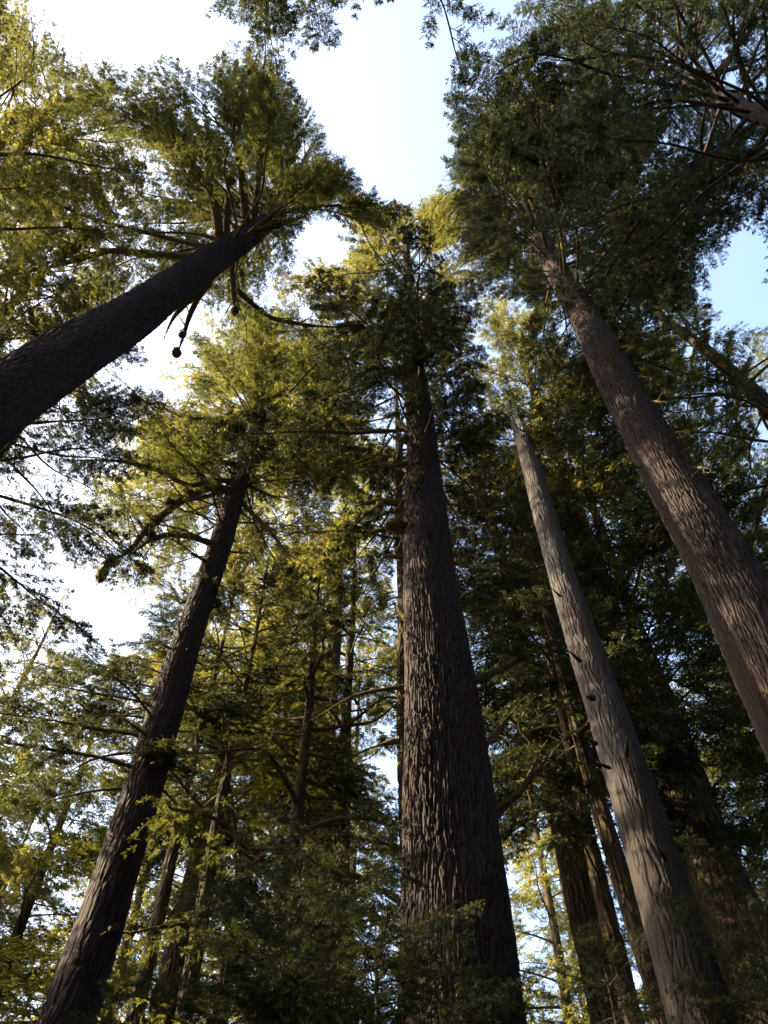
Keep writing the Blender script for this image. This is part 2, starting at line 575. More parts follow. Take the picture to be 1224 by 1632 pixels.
def inside(poly, x, y):
    x = np.asarray(x); y = np.asarray(y)
    r = np.zeros(x.shape, bool)
    j = len(poly) - 1
    for i in range(len(poly)):
        xi, yi = poly[i]; xj, yj = poly[j]
        c = ((yi > y) != (yj > y)) & (x < (xj - xi) * (y - yi) / (yj - yi + 1e-9) + xi)
        r ^= c
        j = i
    return r

def blocked(M, B, extra=()):
    p = np.array(M)[:3, :3] @ B.pts.T
    p = p.T + np.array(M)[:3, 3]
    x, y = seen(p)
    n = 0
    for g in GAPS + list(extra):
        n += inside(g, x, y).sum()
    return n / len(B.pts)

def bough_matrix(origin, az, pitch, scale, roll=0.0):
    return Matrix.Translation(Vector(origin)) @ Matrix.Rotation(az, 4, 'Z') @ Matrix.Rotation(-pitch, 4, 'Y') @ Matrix.Rotation(roll, 4, 'X') @ Matrix.Scale(scale, 4)

class Tree:
    def __init__(self, name, label, cat, base, slope=(0, 0), group=None, bend=None):
        self.base = np.array([base[0], base[1], 0.0])
        self.slope = slope
        self.bend = bend
        self.prune = True
        self.extra = []               # room that neighbouring crowns take up
        self.root = link(name, None, None, self.base)
        self.root.empty_display_size = 0.5
        tag(self.root, label, cat, group)
    def rel(self, z):
        x, y = self.rel0(z)
        k = 0.035 * min(1.0, max(z, 0) / 6)
        return x + k * math.sin(z * 0.55 + self.base[0]), y + k * math.sin(z * 0.43 + 2 * self.base[1])
    def rel0(self, z):
        if self.bend is not None and z > self.bend:
            k = self.bend + (z - self.bend) * 0.15
            return self.slope[0] * k, self.slope[1] * k
        return self.slope[0] * z, self.slope[1] * z
    def axis(self, z):
        x, y = self.rel(z)
        return self.base + np.array([x, y, z])
    def trunk(self, prof, top, mat=M_BARK, **kw):
        self.prof = np.array(prof)
        me = trunk_mesh('trunk', self.base, self.rel, prof, top, mat, **kw)
        return link('trunk', me, self.root)
    def branch(self, B, h, az, pitch, scale, wood, leaf, roll=0.0, check=True, name='branch'):
        o = self.axis(h)
        if check and self.prune:
            for k in range(4):
                M = bough_matrix(o, az, pitch, scale, roll)
                if blocked(M, B, self.extra) < 0.05:
                    break
                scale *= 0.72
            else:
                return None
        M = bough_matrix(o - self.base, az, pitch, scale, roll)
        return put_bough(name, B, M, self.root, wood, leaf)
    def crown(self, seed, h0, h1, n, rad, pool=FULL, wood=M_LIMB, leaf=M_LEAF, pitch0=-0.15, pitch1=0.5, az_c=None, az_w=math.pi, shape=0.8, thin=1.0, low=0.75):
        """boughs spread up the stem from h0 to h1; the longest low in the crown"""
        rng = np.random.default_rng(seed)
        az = rng.uniform(0, 6.28)
        for i in range(n):
            t = ((i + rng.uniform(-0.3, 0.3)) / max(1, n - 1))
            t = min(max(t, 0), 1) ** shape
            h = h0 + (h1 - h0) * t
            az += 2.39996 + rng.normal(0, 0.35)
            a = az
            if az_c is not None:
                a = az_c + (((az) % (2 * math.pi)) / math.pi - 1) * az_w
            env = (low + (1 - low) * min(1, t / 0.15)) * (1 - t) ** 0.55 + 0.08
            ln = max(rad * env * rng.uniform(0.72, 1.2), min(1.2, rad * 0.4))
            B = pool[int(rng.integers(len(pool)))]
            pt = pitch0 + (pitch1 - pitch0) * t + rng.normal(0, 0.10)
            self.branch(B, h, a, pt, ln / B.L, wood, leaf, roll=rng.normal(0, 0.18))
    def stub(self, h, az, length, r, pitch=0.0, mat=M_LIMB, curve=0.0, seed=0, name='dead_branch', lump=0.12):
        o = self.axis(h) - self.base
        n = max(5, int(length / 0.15))
        s = np.linspace(0, 1, n)
        d = np.array([math.cos(az) * math.cos(pitch), math.sin(az) * math.cos(pitch), math.sin(pitch)])
        rr = float(np.interp(h, self.prof[:, 0], self.prof[:, 1]))
        g = np.random.default_rng(seed)
        path = o + d * ((rr * 0.7 + length * s))[:, None] + np.array([0, 0, 1.0]) * (curve * length * s ** 2)[:, None]
        path += np.cumsum(g.normal(0, 0.012, (n, 3)), 0)
        rad = r * (1 - 0.65 * s)
        rad[-1] *= 0.35
        v, q = tube(path, rad, 8, seed, lump)
        return link(name, mesh_from(name, v, q, [mat], smooth=True), self.root)
    def stubs(self, seed, n, h0, h1, length=0.6):
        """dead snapped branches up the bare stem"""
        g = np.random.default_rng(seed)
        for i in range(n):
            h = g.uniform(h0, h1)
            L = length * g.uniform(0.25, 1.8) * (0.5 + 0.5 * (h - h0) / (h1 - h0))
            self.stub(h, g.uniform(0, 6.28), L, g.uniform(0.022, 0.05), g.uniform(-0.35, 0.25), M_LIMB, g.uniform(-0.25, 0.15), seed * 31 + i)
    def limb(self, pts, r0, r1, mat=M_LIMB, seed=0, name='branch', lump=0.07, twigs=3.0, mossy=True):
        """a limb along given world points (smoothed), thick and mossy"""
        pts = np.asarray(pts, float)
        t = np.concatenate([[0], np.cumsum(np.linalg.norm(np.diff(pts, axis=0), axis=1))])
        tt = np.linspace(0, t[-1], max(10, int(t[-1] / 0.14)))
        path = np.stack([np.interp(tt, t, pts[:, k]) for k in range(3)], -1)
        for _ in range(6):
            path[1:-1] = 0.5 * path[1:-1] + 0.25 * (path[:-2] + path[2:])
        s = tt / t[-1]
        rad = (r0 + (r1 - r0) * s) * (1 - 0.8 * np.clip((s - 0.6) / 0.4, 0, 1))
        v, q = tube(path - self.base, rad, 9, seed, lump)
        g = np.random.default_rng(seed + 5)
        acc = Acc()
        acc.add(v, q)
        for _ in range(int(twigs * t[-1])):
            i = int(g.integers(len(path) // 5, len(path) - 1))
            tg = path[i + 1] - path[i]
            tg = tg / (np.linalg.norm(tg) + 1e-9)
            d = tg * 0.5 + g.normal(0, 0.7, 3) + np.array([0, 0, -0.15])
            d /= np.linalg.norm(d)
            ln = g.uniform(0.25, 1.0)
            uu = np.linspace(0, 1, 6)
            wob = np.cumsum(g.normal(0, 0.035, (6, 3)), 0)
            tp = path[i] - self.base + d * (uu * ln)[:, None] + wob * uu[:, None]
            acc.add(*tube(tp, min(rad[i] * 0.45, 0.03) * (1 - 0.8 * uu), 4, 1, 0.05))
        v, q = acc.get()
        v, fs = shag(v, q, path - self.base, rad, seed) if mossy else (v, [q])
        return link(name, mesh_from(name, v, fs, [mat], smooth=True), self.root), path
    def ball(self, P, r, squash=(1, 1, 1), mat=M_MOSS, seed=0, name='moss_clump', parent=None):
        """shaggy moss clump: lumpy core with short hanging strands"""
        g = np.random.default_rng(seed)
        n1, n2 = 14, 22
        ph = np.linspace(0, math.pi, n1)
        th = np.linspace(0, 2 * math.pi, n2, endpoint=False)
        PH, TH = np.meshgrid(ph, th, indexing='ij')
        rr = r * (0.85 + 0.13 * g.normal(0, 1, PH.shape) + 0.35 * vnoise(TH / 6.2832 * 4, PH * 1.6, 4, seed + 3))
        c = np.asarray(P, float) - self.base
        v = np.stack([rr * np.sin(PH) * np.cos(TH) * squash[0], rr * np.sin(PH) * np.sin(TH) * squash[1], rr * np.cos(PH) * squash[2]], -1).reshape(-1, 3)
        i = np.arange(n1 - 1)[:, None] * n2
        j = np.arange(n2)[None, :]
        k = (j + 1) % n2
        q = np.stack([i + j, i + n2 + j, i + n2 + k, i + k], -1).reshape(-1, 4)
        ns = 420
        d = g.normal(0, 1, (ns, 3)); d /= np.linalg.norm(d, axis=1)[:, None]
        st = d * r * np.array(squash) * 0.95
        e = st + d * r * g.uniform(0.1, 0.5, (ns, 1)) + np.array([0, 0, -1]) * r * g.uniform(0.0, 1.0, (ns, 1))
        w = np.cross(d, g.normal(0, 1, (ns, 3)))
        w *= 0.06 * r / (np.linalg.norm(w, axis=1)[:, None] + 1e-6)
        tv = np.stack([st - w, st + w, e], 1).reshape(-1, 3)
        tf = np.arange(len(tv)).reshape(-1, 3) + len(v)
        me = mesh_from(name, np.concatenate([v, tv]) + c, [q, tf], [mat], smooth=True)
        return link(name, me, self.root)

# ------------------------------------------------------------------ merged crowns for trees farther off
def far_crown(seed, H, rad, n, leafmat, pool_kw, pitch0=-0.2, pitch1=0.45, shape=0.85):
    rng = np.random.default_rng(seed)
    pool = make_boughs(5, seed + 100, **pool_kw)
    LV, LF, WV, WF = [], [], [], []
    nl = nw = 0
    az = 0
    for i in range(n):
        t = min(max((i + rng.uniform(-0.4, 0.4)) / (n - 1), 0), 1) ** shape
        az += 2.39996 + rng.normal(0, 0.5)
        env = (0.6 + 0.4 * min(1, t / 0.25)) * (1 - t) ** 0.65 + 0.08
        sc = rad * env * rng.uniform(0.6, 1.25) / 5.0
        B = pool[int(rng.integers(len(pool)))]
        M = np.array(bough_matrix((0, 0, H * t * 0.97), az, pitch0 + (pitch1 - pitch0) * t + rng.normal(0, 0.12), sc, rng.normal(0, 0.2)))
        lv = B.leaf[0] @ M[:3, :3].T + M[:3, 3]
        wv = B.wood[0] @ M[:3, :3].T + M[:3, 3]
        LV.append(lv); LF.append(B.leaf[1] + nl); nl += len(lv)
        WV.append(wv); WF.append(B.wood[1] + nw); nw += len(wv)
    LV = np.concatenate(LV); LF = np.concatenate(LF); WV = np.concatenate(WV); WF = np.concatenate(WF)
    mi = np.concatenate([np.zeros(len(LF)), np.ones(len(WF))])
    return mesh_from('crown', np.concatenate([LV, WV]), [LF, WF + len(LV)], [leafmat, M_LIMB], mat_idx=mi)

FAR_KW = dict(sec=0.15, ter=0.13, m=3, leaf=0.16, lw=0.058, tw=0.36, sides=3, gaps=0.30, s0=0.2)
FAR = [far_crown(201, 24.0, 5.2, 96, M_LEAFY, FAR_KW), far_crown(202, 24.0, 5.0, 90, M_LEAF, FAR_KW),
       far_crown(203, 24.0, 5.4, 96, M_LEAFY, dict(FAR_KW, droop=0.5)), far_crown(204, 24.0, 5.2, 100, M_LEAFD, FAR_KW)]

def far_tree(label, base, H, hb, rad, r, kind, rz, mat=M_BARK2, slope=(0, 0), fine=(48, 0.25)):
    """a tree of the stand behind: trunk and crown, crown mesh shared between its kind"""
    t = Tree('conifer_tree', label, 'tree', base, slope, 'trees of the stand behind')
    t.trunk([(0, r * 1.25), (5, r), (hb, r * 0.75), (H, 0.02)], H, mat, plate=0.11, nseg=fine[0], dz=fine[1], depth=0.04, seed=int(abs(base[0] * 97 + base[1] * 13)) + 3, detail_to=hb)
    c = link('crown', FAR[kind], t.root)
    x, y = t.rel(hb)
    c.location = (x, y, hb)
    c.rotation_euler = (slope[1] * -1, slope[0], rz)
    sr = rad / 4.6
    c.scale = (sr, sr, (H - hb) / 24.0)
    return t

# ------------------------------------------------------------------ forest floor
def ground():
    g = np.random.default_rng(5)
    r = np.concatenate([np.linspace(0, 40, 60), np.geomspace(41, 900, 30)])
    th = np.linspace(0, 2 * math.pi, 96, endpoint=False)
    Rr, T = np.meshgrid(r, th, indexing='ij')
    X, Y = Rr * np.cos(T), Rr * np.sin(T)
    Z = 0.10 * np.sin(X * 0.9 + 1.3 * np.sin(Y * 0.4)) + 0.08 * np.sin(Y * 1.3 + X * 0.5) - 0.05
    v = np.stack([X, Y, Z], -1).reshape(-1, 3)
    n2 = 96
    i = np.arange(len(r) - 1)[:, None] * n2
    j = np.arange(n2)[None, :]
    k = (j + 1) % n2
    q = np.stack([i + j, i + n2 + j, i + n2 + k, i + k], -1).reshape(-1, 4)
    o = link('ground', mesh_from('ground', v, q, [M_GROUND], smooth=True))
    o['kind'] = 'structure'
ground()

#TREES
# ------------------------------------------------------------------ the big trees
D2R = math.radians
# centre: the tall straight fir
A = Tree('conifer_tree', 'tall straight conifer with deeply furrowed bark in the middle of the view', 'tree', (1.02, 11.96), (0.0019, -0.0002))
A.trunk([(0, 1.0), (5.6, 0.85), (11, 0.75), (24, 0.44), (38, 0.24), (52.8, 0.02)], 52.8, seed=3, nseg=330, detail_to=25, plate=0.048, depth=0.036, elong=14.0)
A.extra = [np.array([(775, 300), (1000, 300), (1000, 660), (775, 660)], float)]
A.crown(31, 24.0, 36, 46, 5.2, pool=FULL + OPEN + LACY, leaf=M_LEAFD, pitch0=-0.25, pitch1=0.15, low=1.0, shape=1.0)  # lower crown in the darkened needles, its shade put into the colour
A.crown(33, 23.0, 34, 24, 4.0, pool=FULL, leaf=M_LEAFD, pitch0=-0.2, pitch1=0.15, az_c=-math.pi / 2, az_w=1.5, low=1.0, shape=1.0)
A.crown(32, 34.0, 53, 76, 6.0, pool=FULL + LACY, leaf=M_LEAFY, pitch0=0.0, pitch1=0.5)  # upper crown in the brightened needles, sunlight put into the colour
# left: leaning trunk that enters from the left edge
B = Tree('conifer_tree', 'leaning conifer whose dark trunk slants in from the left edge', 'tree', (-8.48, 5.10), (0.1398, 0.0820), bend=33)
B.trunk([(0, 0.9), (8, 0.70), (14.7, 0.58), (29.2, 0.38), (40, 0.2), (50, 0.02)], 50, seed=8, nseg=220, detail_to=30, plate=0.06, depth=0.04)
B.extra = [np.array([(520, 330), (800, 330), (800, 700), (430, 700), (430, 480)], float)]
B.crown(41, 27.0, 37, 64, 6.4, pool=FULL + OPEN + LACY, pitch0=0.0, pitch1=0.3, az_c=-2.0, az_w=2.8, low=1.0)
B.crown(42, 33.0, 46, 60, 5.8, pool=FULL + LACY, leaf=M_LEAFD, pitch0=0.05, pitch1=0.6, az_c=-2.0, az_w=2.8)  # crown top takes the darkened needles, painting it as shaded
# right: big trunk leaning in by perspective, dark crown above
C = Tree('conifer_tree', 'massive conifer trunk slanting up the right side, under a dark crown', 'tree', (6.00, 9.22), (0.0016, -0.0011))
C.trunk([(0, 0.9), (6, 0.70), (14.1, 0.58), (29.4, 0.40), (40, 0.28), (56, 0.02)], 56, seed=14, nseg=280, detail_to=30, plate=0.050, depth=0.034, elong=14.0)
C.extra = [np.array([(450, 290), (712, 290), (730, 470), (840, 480), (840, 700), (450, 700)], float)]
C.crown(51, 27.5, 52, 190, 6.8, pool=FULL + LACY, leaf=M_LEAFD, pitch0=-0.05, pitch1=0.5)
# top right: trunk just outside the frame, bare inner limbs against blue sky
E_ = Tree('conifer_tree', 'conifer at upper right with bare twisting limbs spread against the sky', 'tree', (10.3, 3.84), (0.0026, -0.0074))
E_.trunk([(0, 0.6), (10, 0.42), (27, 0.25), (35, 0.17), (50, 0.02)], 50, seed=17, nseg=110, dz=0.15, plate=0.12)
E_.crown(62, 20, 27, 14, 4.5, pool=FULL, wood=M_BARK, leaf=M_LEAFD, pitch0=0.0, pitch1=0.2, low=1.0)  # dark bark on these limbs stands in for shade
E_.crown(61, 22, 46, 140, 8.6, pool=LACY, wood=M_BARK, leaf=M_LEAFD, pitch0=-0.05, pitch1=0.35)
# left middle
G = Tree('conifer_tree', 'slim conifer left of centre with arching mossy limbs and hanging moss', 'tree', (-5.50, 15.03), (0.0190, 0.0062))
G.trunk([(0, 0.62), (6, 0.5), (13.4, 0.42), (27.5, 0.31), (34, 0.2), (42.5, 0.02)], 42.5, seed=21, nseg=140, detail_to=30, dz=0.11, plate=0.11, depth=0.028)
G.crown(71, 26.5, 42, 96, 5.6, pool=FULL + ARCH + LACY, leaf=M_LEAF, pitch0=-0.05, pitch1=0.4)
G.crown(73, 24, 30, 16, 6.0, pool=LACY, pitch0=0.0, pitch1=0.2, az_c=math.pi, az_w=1.2, low=1.0)
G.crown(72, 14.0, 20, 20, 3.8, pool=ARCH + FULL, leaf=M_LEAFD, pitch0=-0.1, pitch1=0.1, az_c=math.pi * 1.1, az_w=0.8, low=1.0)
G.crown(74, 21, 28, 13, 6.0, pool=LACY, leaf=M_LEAF, pitch0=-0.05, pitch1=0.2, az_c=math.pi * 1.12, az_w=0.8, low=1.0)
# left edge, upper
L_ = Tree('conifer_tree', 'sunlit yellow green conifer crown filling the upper left corner', 'tree', (-13.2, 4.2), (0.02, 0.02))
L_.trunk([(0, 0.7), (20, 0.42), (33, 0.26), (46, 0.02)], 46, M_BARK2, seed=24, nseg=80, dz=0.2)
L_.crown(84, 18, 43, 56, 6.6, pool=LACY, leaf=M_LEAF, pitch0=-0.1, pitch1=0.4)
L_.crown(81, 20, 44, 60, 6.0, pool=FULL + LACY, leaf=M_LEAFY, pitch0=-0.1, pitch1=0.4)
L2 = Tree('conifer_tree', 'conifer crown behind the leaning trunk at the left edge', 'tree', (-13.0, 10.2), (0, 0))
L2.trunk([(0, 0.6), (20, 0.38), (33, 0.1), (36.5, 0.02)], 36.5, M_BARK2, seed=25, nseg=80, dz=0.2)
L2.crown(82, 25, 36, 60, 6.2, pool=FULL + LACY, leaf=M_LEAFY, pitch0=-0.1, pitch1=0.4)
S_ = Tree('conifer_tree', 'conifer reaching dark drooping boughs in below the leaning trunk', 'tree', tuple(at(-70, 800, 12)[:2]), (0, 0))
S_.trunk([(0, 0.4), (12, 0.26), (26, 0.02)], 26, M_BARK2, seed=26, nseg=70, dz=0.2)
S_.prune = False
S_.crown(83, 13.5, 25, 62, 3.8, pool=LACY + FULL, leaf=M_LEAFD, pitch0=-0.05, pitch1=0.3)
# top centre: tree behind the photographer
M_ = Tree('conifer_tree', 'conifer overhead whose boughs hang in from the top edge', 'tree', (-2.6, -4.2), (0, 0))
M_.trunk([(0, 0.7), (20, 0.45), (45, 0.02)], 45, seed=27, nseg=80, dz=0.2)
M_.crown(91, 22, 44, 130, 8.4, pool=LACY + FULL, leaf=M_LEAFD, pitch0=-0.05, pitch1=0.4)
# right edge
K = Tree('conifer_tree', 'conifer with reddish trunk and mossy limbs at the right edge', 'tree', (15.0, 11.0), (-0.08, 0.055))
K.trunk([(0, 0.55), (15, 0.36), (26.8, 0.28), (35, 0.2), (46, 0.02)], 46, M_BARK, seed=28, nseg=110, dz=0.14)
K.crown(101, 22, 45, 110, 6.0, pool=LACY + FULL, leaf=M_LEAF, pitch0=-0.1, pitch1=0.4)
K.crown(102, 10, 24, 20, 4.5, pool=OPEN + ARCH, leaf=M_LEAFD, pitch0=-0.1, pitch1=0.1, low=1.0)

# ------------------------------------------------------------------ the dead snag
D_ = Tree('dead_snag', 'pale grey barkless dead tree with a splintered pointed top', 'dead tree', (3.38, 9.41), (-0.0085, 0.0029))
SN_TOP = 20.9
def snag_cap(T, Z, R, X, Y):
    # the top is split off obliquely, leaving one tall splinter
    lim = 19.5 + 1.25 * np.cos(T - 2.9) + 0.35 * np.sin(T * 5 + 1.0) + 0.25 * np.sin(T * 11 + 2.0) + 0.2 * np.sin(T * 23)
    return np.minimum(Z, lim)
D_.trunk([(0, 0.52), (5, 0.37), (8.9, 0.305), (17.7, 0.215), (SN_TOP, 0.15)], SN_TOP, M_SNAG, seed=33, nseg=170, dz=0.06, plate=0.08, depth=0.016, elong=7.0, cap=snag_cap)

# ------------------------------------------------------------------ slimmer trunks among them
H_ = far_tree('conifer with a thick shaded trunk just right of the slim mossy one', (-5.70, 21.26), 26, 15, 4.6, 0.46, 1, 0.3, slope=(0.03, 0.008), fine=(120, 0.12))
I_ = far_tree('conifer with a dark trunk between the middle tree and the dead one', (5.08, 18.32), 38, 16, 4.0, 0.55, 3, 1.3, slope=(-0.03, 0.008), fine=(120, 0.12))
J_ = far_tree('conifer with a broad dim trunk right of the dead tree', (7.34, 15.36), 36, 15, 4.4, 0.62, 3, 2.3, slope=(-0.05, 0.02), fine=(120, 0.12))
F1 = far_tree('thin mossy conifer stem close against the dead tree', (4.41, 13.29), 24, 12, 2.6, 0.2, 3, 4.3, slope=(-0.028, 0.0085), fine=(120, 0.12))

# ------------------------------------------------------------------ stand behind: (label, pixel of tip, distance, crown base, radius, stem radius, kind)
STAND = [
    ('sunlit conifer whose top rises right behind the middle tree', (800, 480), 17.5, 24, 4.6, 0.45, 0),
    ('dense dark conifer behind the pale dead tree', (885, 650), 22, 15, 5.0, 0.45, 1),
    ('tall conifer filling the space left of the middle trunk', (560, 640), 24, 18, 5.0, 0.5, 0),
    ('shaded conifer low down left of the middle trunk', (470, 850), 27, 12, 5.0, 0.4, 1),
    ('bright green conifer right below the pointed tip at left', (180, 1085), 24, 8, 4.0, 0.3, 0),
    ('conifer at the left edge below the pointed sunlit tip', (-20, 1120), 27, 8, 4.6, 0.35, 2),
    ('conifer at the bottom left corner beside the slim trunk', (60, 1290), 30, 5, 4.5, 0.3, 0),
    ('conifer seen between the slim trunk and the shaded trunk', (330, 1010), 33, 10, 4.6, 0.35, 0),
    ('distant conifer low between the two left trunks', (250, 1270), 44, 6, 5.0, 0.35, 2),
    ('distant slender conifer nearest left of the middle trunk', (575, 1000), 38, 14, 4.6, 0.38, 1),
    ('distant slender conifer halfway between the middle and shaded trunks', (480, 1080), 42, 12, 5.0, 0.35, 0),
    ('conifer just right of the middle trunk, low down', (800, 1010), 36, 10, 5.0, 0.38, 0),
    ('distant conifer in the gap right of the middle trunk', (850, 1180), 44, 5, 6.0, 0.35, 1),
    ('dim conifer behind the big right trunk', (1120, 900), 28, 12, 5.4, 0.45, 3),
    ('dim conifer in the lower right corner', (1215, 1050), 24, 9, 5.0, 0.42, 3),
    ('deep shaded conifer right of the dead tree near the bottom', (1080, 1180), 34, 6, 5.2, 0.4, 3),
    ('sunlit conifer between the dead tree and the big right trunk', (1010, 640), 26, 20, 4.6, 0.42, 0),
    ('conifer crown at the right edge under the sky gap', (1180, 540), 27, 18, 4.8, 0.45, 1),
]
far_tree('sunlit conifer standing right behind the slim mossy tree', (-5.75, 17.0), 47, 27, 5.0, 0.3, 2, 2.2)
for n, (lab, px, D, hb, rad, r, kind) in enumerate(STAND):
    P = at(px[0], px[1], D)
    far_tree(lab, (P[0], P[1]), P[2], min(hb, P[2] * 0.6), rad, r, kind, n * 1.7 + 0.4)

P0 = at(97, 962, 31)
P_ = Tree('conifer_tree', 'pointed sunlit conifer tip standing alone in the left sky gap', 'tree', (P0[0], P0[1]), (0, 0))
P_.trunk([(0, 0.42), (12, 0.3), (P0[2], 0.03)], P0[2], M_BARK2, seed=29, nseg=50, dz=0.2)
P_.prune = False
P_.crown(111, 9, P0[2] - 0.2, 130, 5.6, pool=FULL, leaf=M_LEAFY, pitch0=-0.3, pitch1=0.05, shape=0.95, low=1.0)
# crooked mossy little trees in the middle distance
O1 = Tree('conifer_tree', 'small crooked conifer with sunlit mossy limbs left of the middle trunk', 'tree', tuple(at(478, 1250, 17)[:2]), (0.0, 0.0))
O1.trunk([(0, 0.26), (12, 0.19), (24, 0.02)], 24, M_BARK2, seed=71, nseg=60, dz=0.15)
O1.crown(401, 8.5, 23, 34, 4.2, pool=CROOK, leaf=M_LEAF, pitch0=-0.05, pitch1=0.3)
O2 = Tree('conifer_tree', 'slender conifer stem just left of the middle trunk', 'tree', tuple(at(548, 1250, 21)[:2]), (0.0, 0.0))
O2.trunk([(0, 0.36), (14, 0.27), (34, 0.02)], 34, M_BARK2, seed=72, nseg=60, dz=0.15)
O2.crown(402, 14, 33, 40, 4.0, pool=CROOK + FULL, leaf=M_LEAF, pitch0=-0.15, pitch1=0.3)
O3 = Tree('conifer_tree', 'conifer hidden behind the middle trunk with a golden lit crown showing left of it', 'tree', tuple(at(652, 1330, 18.5)[:2]), (0.0, 0.0))
O3.extra = [np.array([(575, 470), (760, 470), (760, 700), (575, 700)], float)]
O3.trunk([(0, 0.30), (14, 0.24), (34, 0.16), (54, 0.02)], 54, M_BARK2, seed=73, nseg=60, dz=0.15)
O3.crown(403, 28, 53.5, 86, 6.4, pool=LACY + FULL, leaf=M_LEAFY, pitch0=-0.15, pitch1=0.3)
O4 = Tree('conifer_tree', 'dark drooping conifer covering the top of the shaded left trunk', 'tree', tuple(at(385, 1120, 18.0)[:2]), (0.0, 0.0))
O4.trunk([(0, 0.24), (12, 0.17), (26, 0.02)], 26, M_BARK2, seed=74, nseg=50, dz=0.2)
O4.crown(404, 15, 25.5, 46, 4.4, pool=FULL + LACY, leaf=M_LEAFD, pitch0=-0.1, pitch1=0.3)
O5 = Tree('conifer_tree', 'mossy limbed conifer between the middle trunk and the dark stem right of it', 'tree', tuple(at(905, 1180, 15.5)[:2]), (0.0, 0.0))
O5.trunk([(0, 0.22), (10, 0.16), (24, 0.02)], 24, M_BARK2, seed=75, nseg=50, dz=0.2)
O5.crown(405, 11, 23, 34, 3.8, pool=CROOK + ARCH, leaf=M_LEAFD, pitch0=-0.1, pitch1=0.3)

O6 = Tree('conifer_tree', 'feathery conifer between the slim trunk and the small crooked tree', 'tree', tuple(at(345, 1060, 19.5)[:2]), (0.0, 0.0))
O6.trunk([(0, 0.24), (12, 0.17), (27, 0.02)], 27, M_BARK2, seed=76, nseg=50, dz=0.2)
O6.crown(406, 18, 26.5, 44, 4.4, pool=FULL + LACY, leaf=M_LEAFY, pitch0=-0.1, pitch1=0.3)

# ------------------------------------------------------------------ the forest goes on all round: one mass, uncounted, unseen trees added for shade
wood_root = link('surrounding_forest', None)
tag(wood_root, 'continuous old forest of conifers standing all round the clearing, unseen ones added for shade', 'forest')
wood_root['kind'] = 'stuff'
rngf = np.random.default_rng(77)
WT = trunk_mesh('trunk', None, lambda z: (0, 0), [(0, 0.6), (5, 0.45), (20, 0.3), (40, 0.02)], 40, M_BARK2, nseg=24, dz=0.6, seed=5)
spots = []
tries = 0
while len(spots) < 104 and tries < 6000:
    tries += 1
    az = rngf.uniform(-math.pi, math.pi)
    D = rngf.uniform(14, 75)
    if abs(az) < 0.62 and D < 50:
        continue                      # in view: those trees are built one by one
    if abs(az) < 2.0 and D < 24:
        continue
    p = (D * math.sin(az), D * math.cos(az))
    if abs(math.degrees(az) + 78) < 34 and D < 50:
        continue                      # thinner on the side the evening sun comes from
    if any((p[0] - q[0]) ** 2 + (p[1] - q[1]) ** 2 < (30 if abs(az) < 1.7 else 20) for q in spots):
        continue
    spots.append(p)
tall = len(spots)
for k in range(26):                   # lower, younger growth, unseen, added to block the low sun from the trunks
    D = rngf.uniform(15, 34)
    az = math.radians(-66 + rngf.uniform(-26, 30))
    spots.append((D * math.sin(az), D * math.cos(az) * 1.0 + 3))
for i, (x, y) in enumerate(spots):
    H = rngf.uniform(30, 42) if i < tall else rngf.uniform(13, 18)
    w = link('trunk', WT, wood_root, (x, y, 0))
    w.scale = (1, 1, H / 40)
    hb = rngf.uniform(3, 8) if i < tall else 1.5
    c = link('crown', FAR[i % 4], wood_root, (x, y, hb))
    c.rotation_euler = (0, 0, rngf.uniform(0, 6.28))
    k = rngf.uniform(1.3, 1.7)  # crowns widened to shut out more skylight
    c.scale = (k, k, (H - hb) / 24)

# ------------------------------------------------------------------ understorey at the bottom of the view
UNDER = [
    ('tallest young conifer, dark feathery boughs at bottom centre', (530, 1345), 8.6, 2.6),
    ('young conifer just left of the tallest dark one at bottom centre', (425, 1440), 8.8, 2.2),
    ('young conifer against the foot of the middle trunk', (600, 1500), 7.4, 2.4),
    ('young conifer behind the others at the foot of the slender stems', (470, 1385), 11.0, 2.4),
    ('young conifer at the bottom between slim and shaded trunks', (215, 1615), 8.5, 1.6),
    ('young conifer right at the bottom right corner', (1190, 1440), 9.5, 2.6),
    ('young conifer under the dim trunk behind the dead tree', (960, 1540), 11.0, 2.4),
]
for n, (lab, px, D, rad) in enumerate(UNDER):
    P = at(px[0], px[1], D)
    t = Tree('young_conifer', lab, 'young tree', (P[0], P[1]), (0, 0), 'young conifers under the big trees')
    t.trunk([(0, 0.09), (P[2], 0.01)], P[2], M_BARK2, nseg=20, dz=0.25, depth=0.006, plate=0.06, seed=60 + n)
    t.crown(300 + n, 1.2, P[2] - 0.1, 72, rad, pool=FINE, leaf=M_LEAFD, pitch0=-0.05, pitch1=0.5, shape=1.0)

# ------------------------------------------------------------------ single limbs, dead stubs and moss that the photograph shows
def leafy_end(tree, path, frac, B, scale, leaf, roll=0.0, droop=-0.3):
    """a leafy bough that goes on from a limb, hanging on from the given fraction of its length"""
    i = min(len(path) - 2, int(frac * (len(path) - 1)))
    d = path[i + 1] - path[i]
    az = math.atan2(d[1], d[0])
    M = bough_matrix(path[i] - tree.base, az, droop, scale, roll)
    put_bough('branch', B, M, tree.root, M_LIMB, leaf)

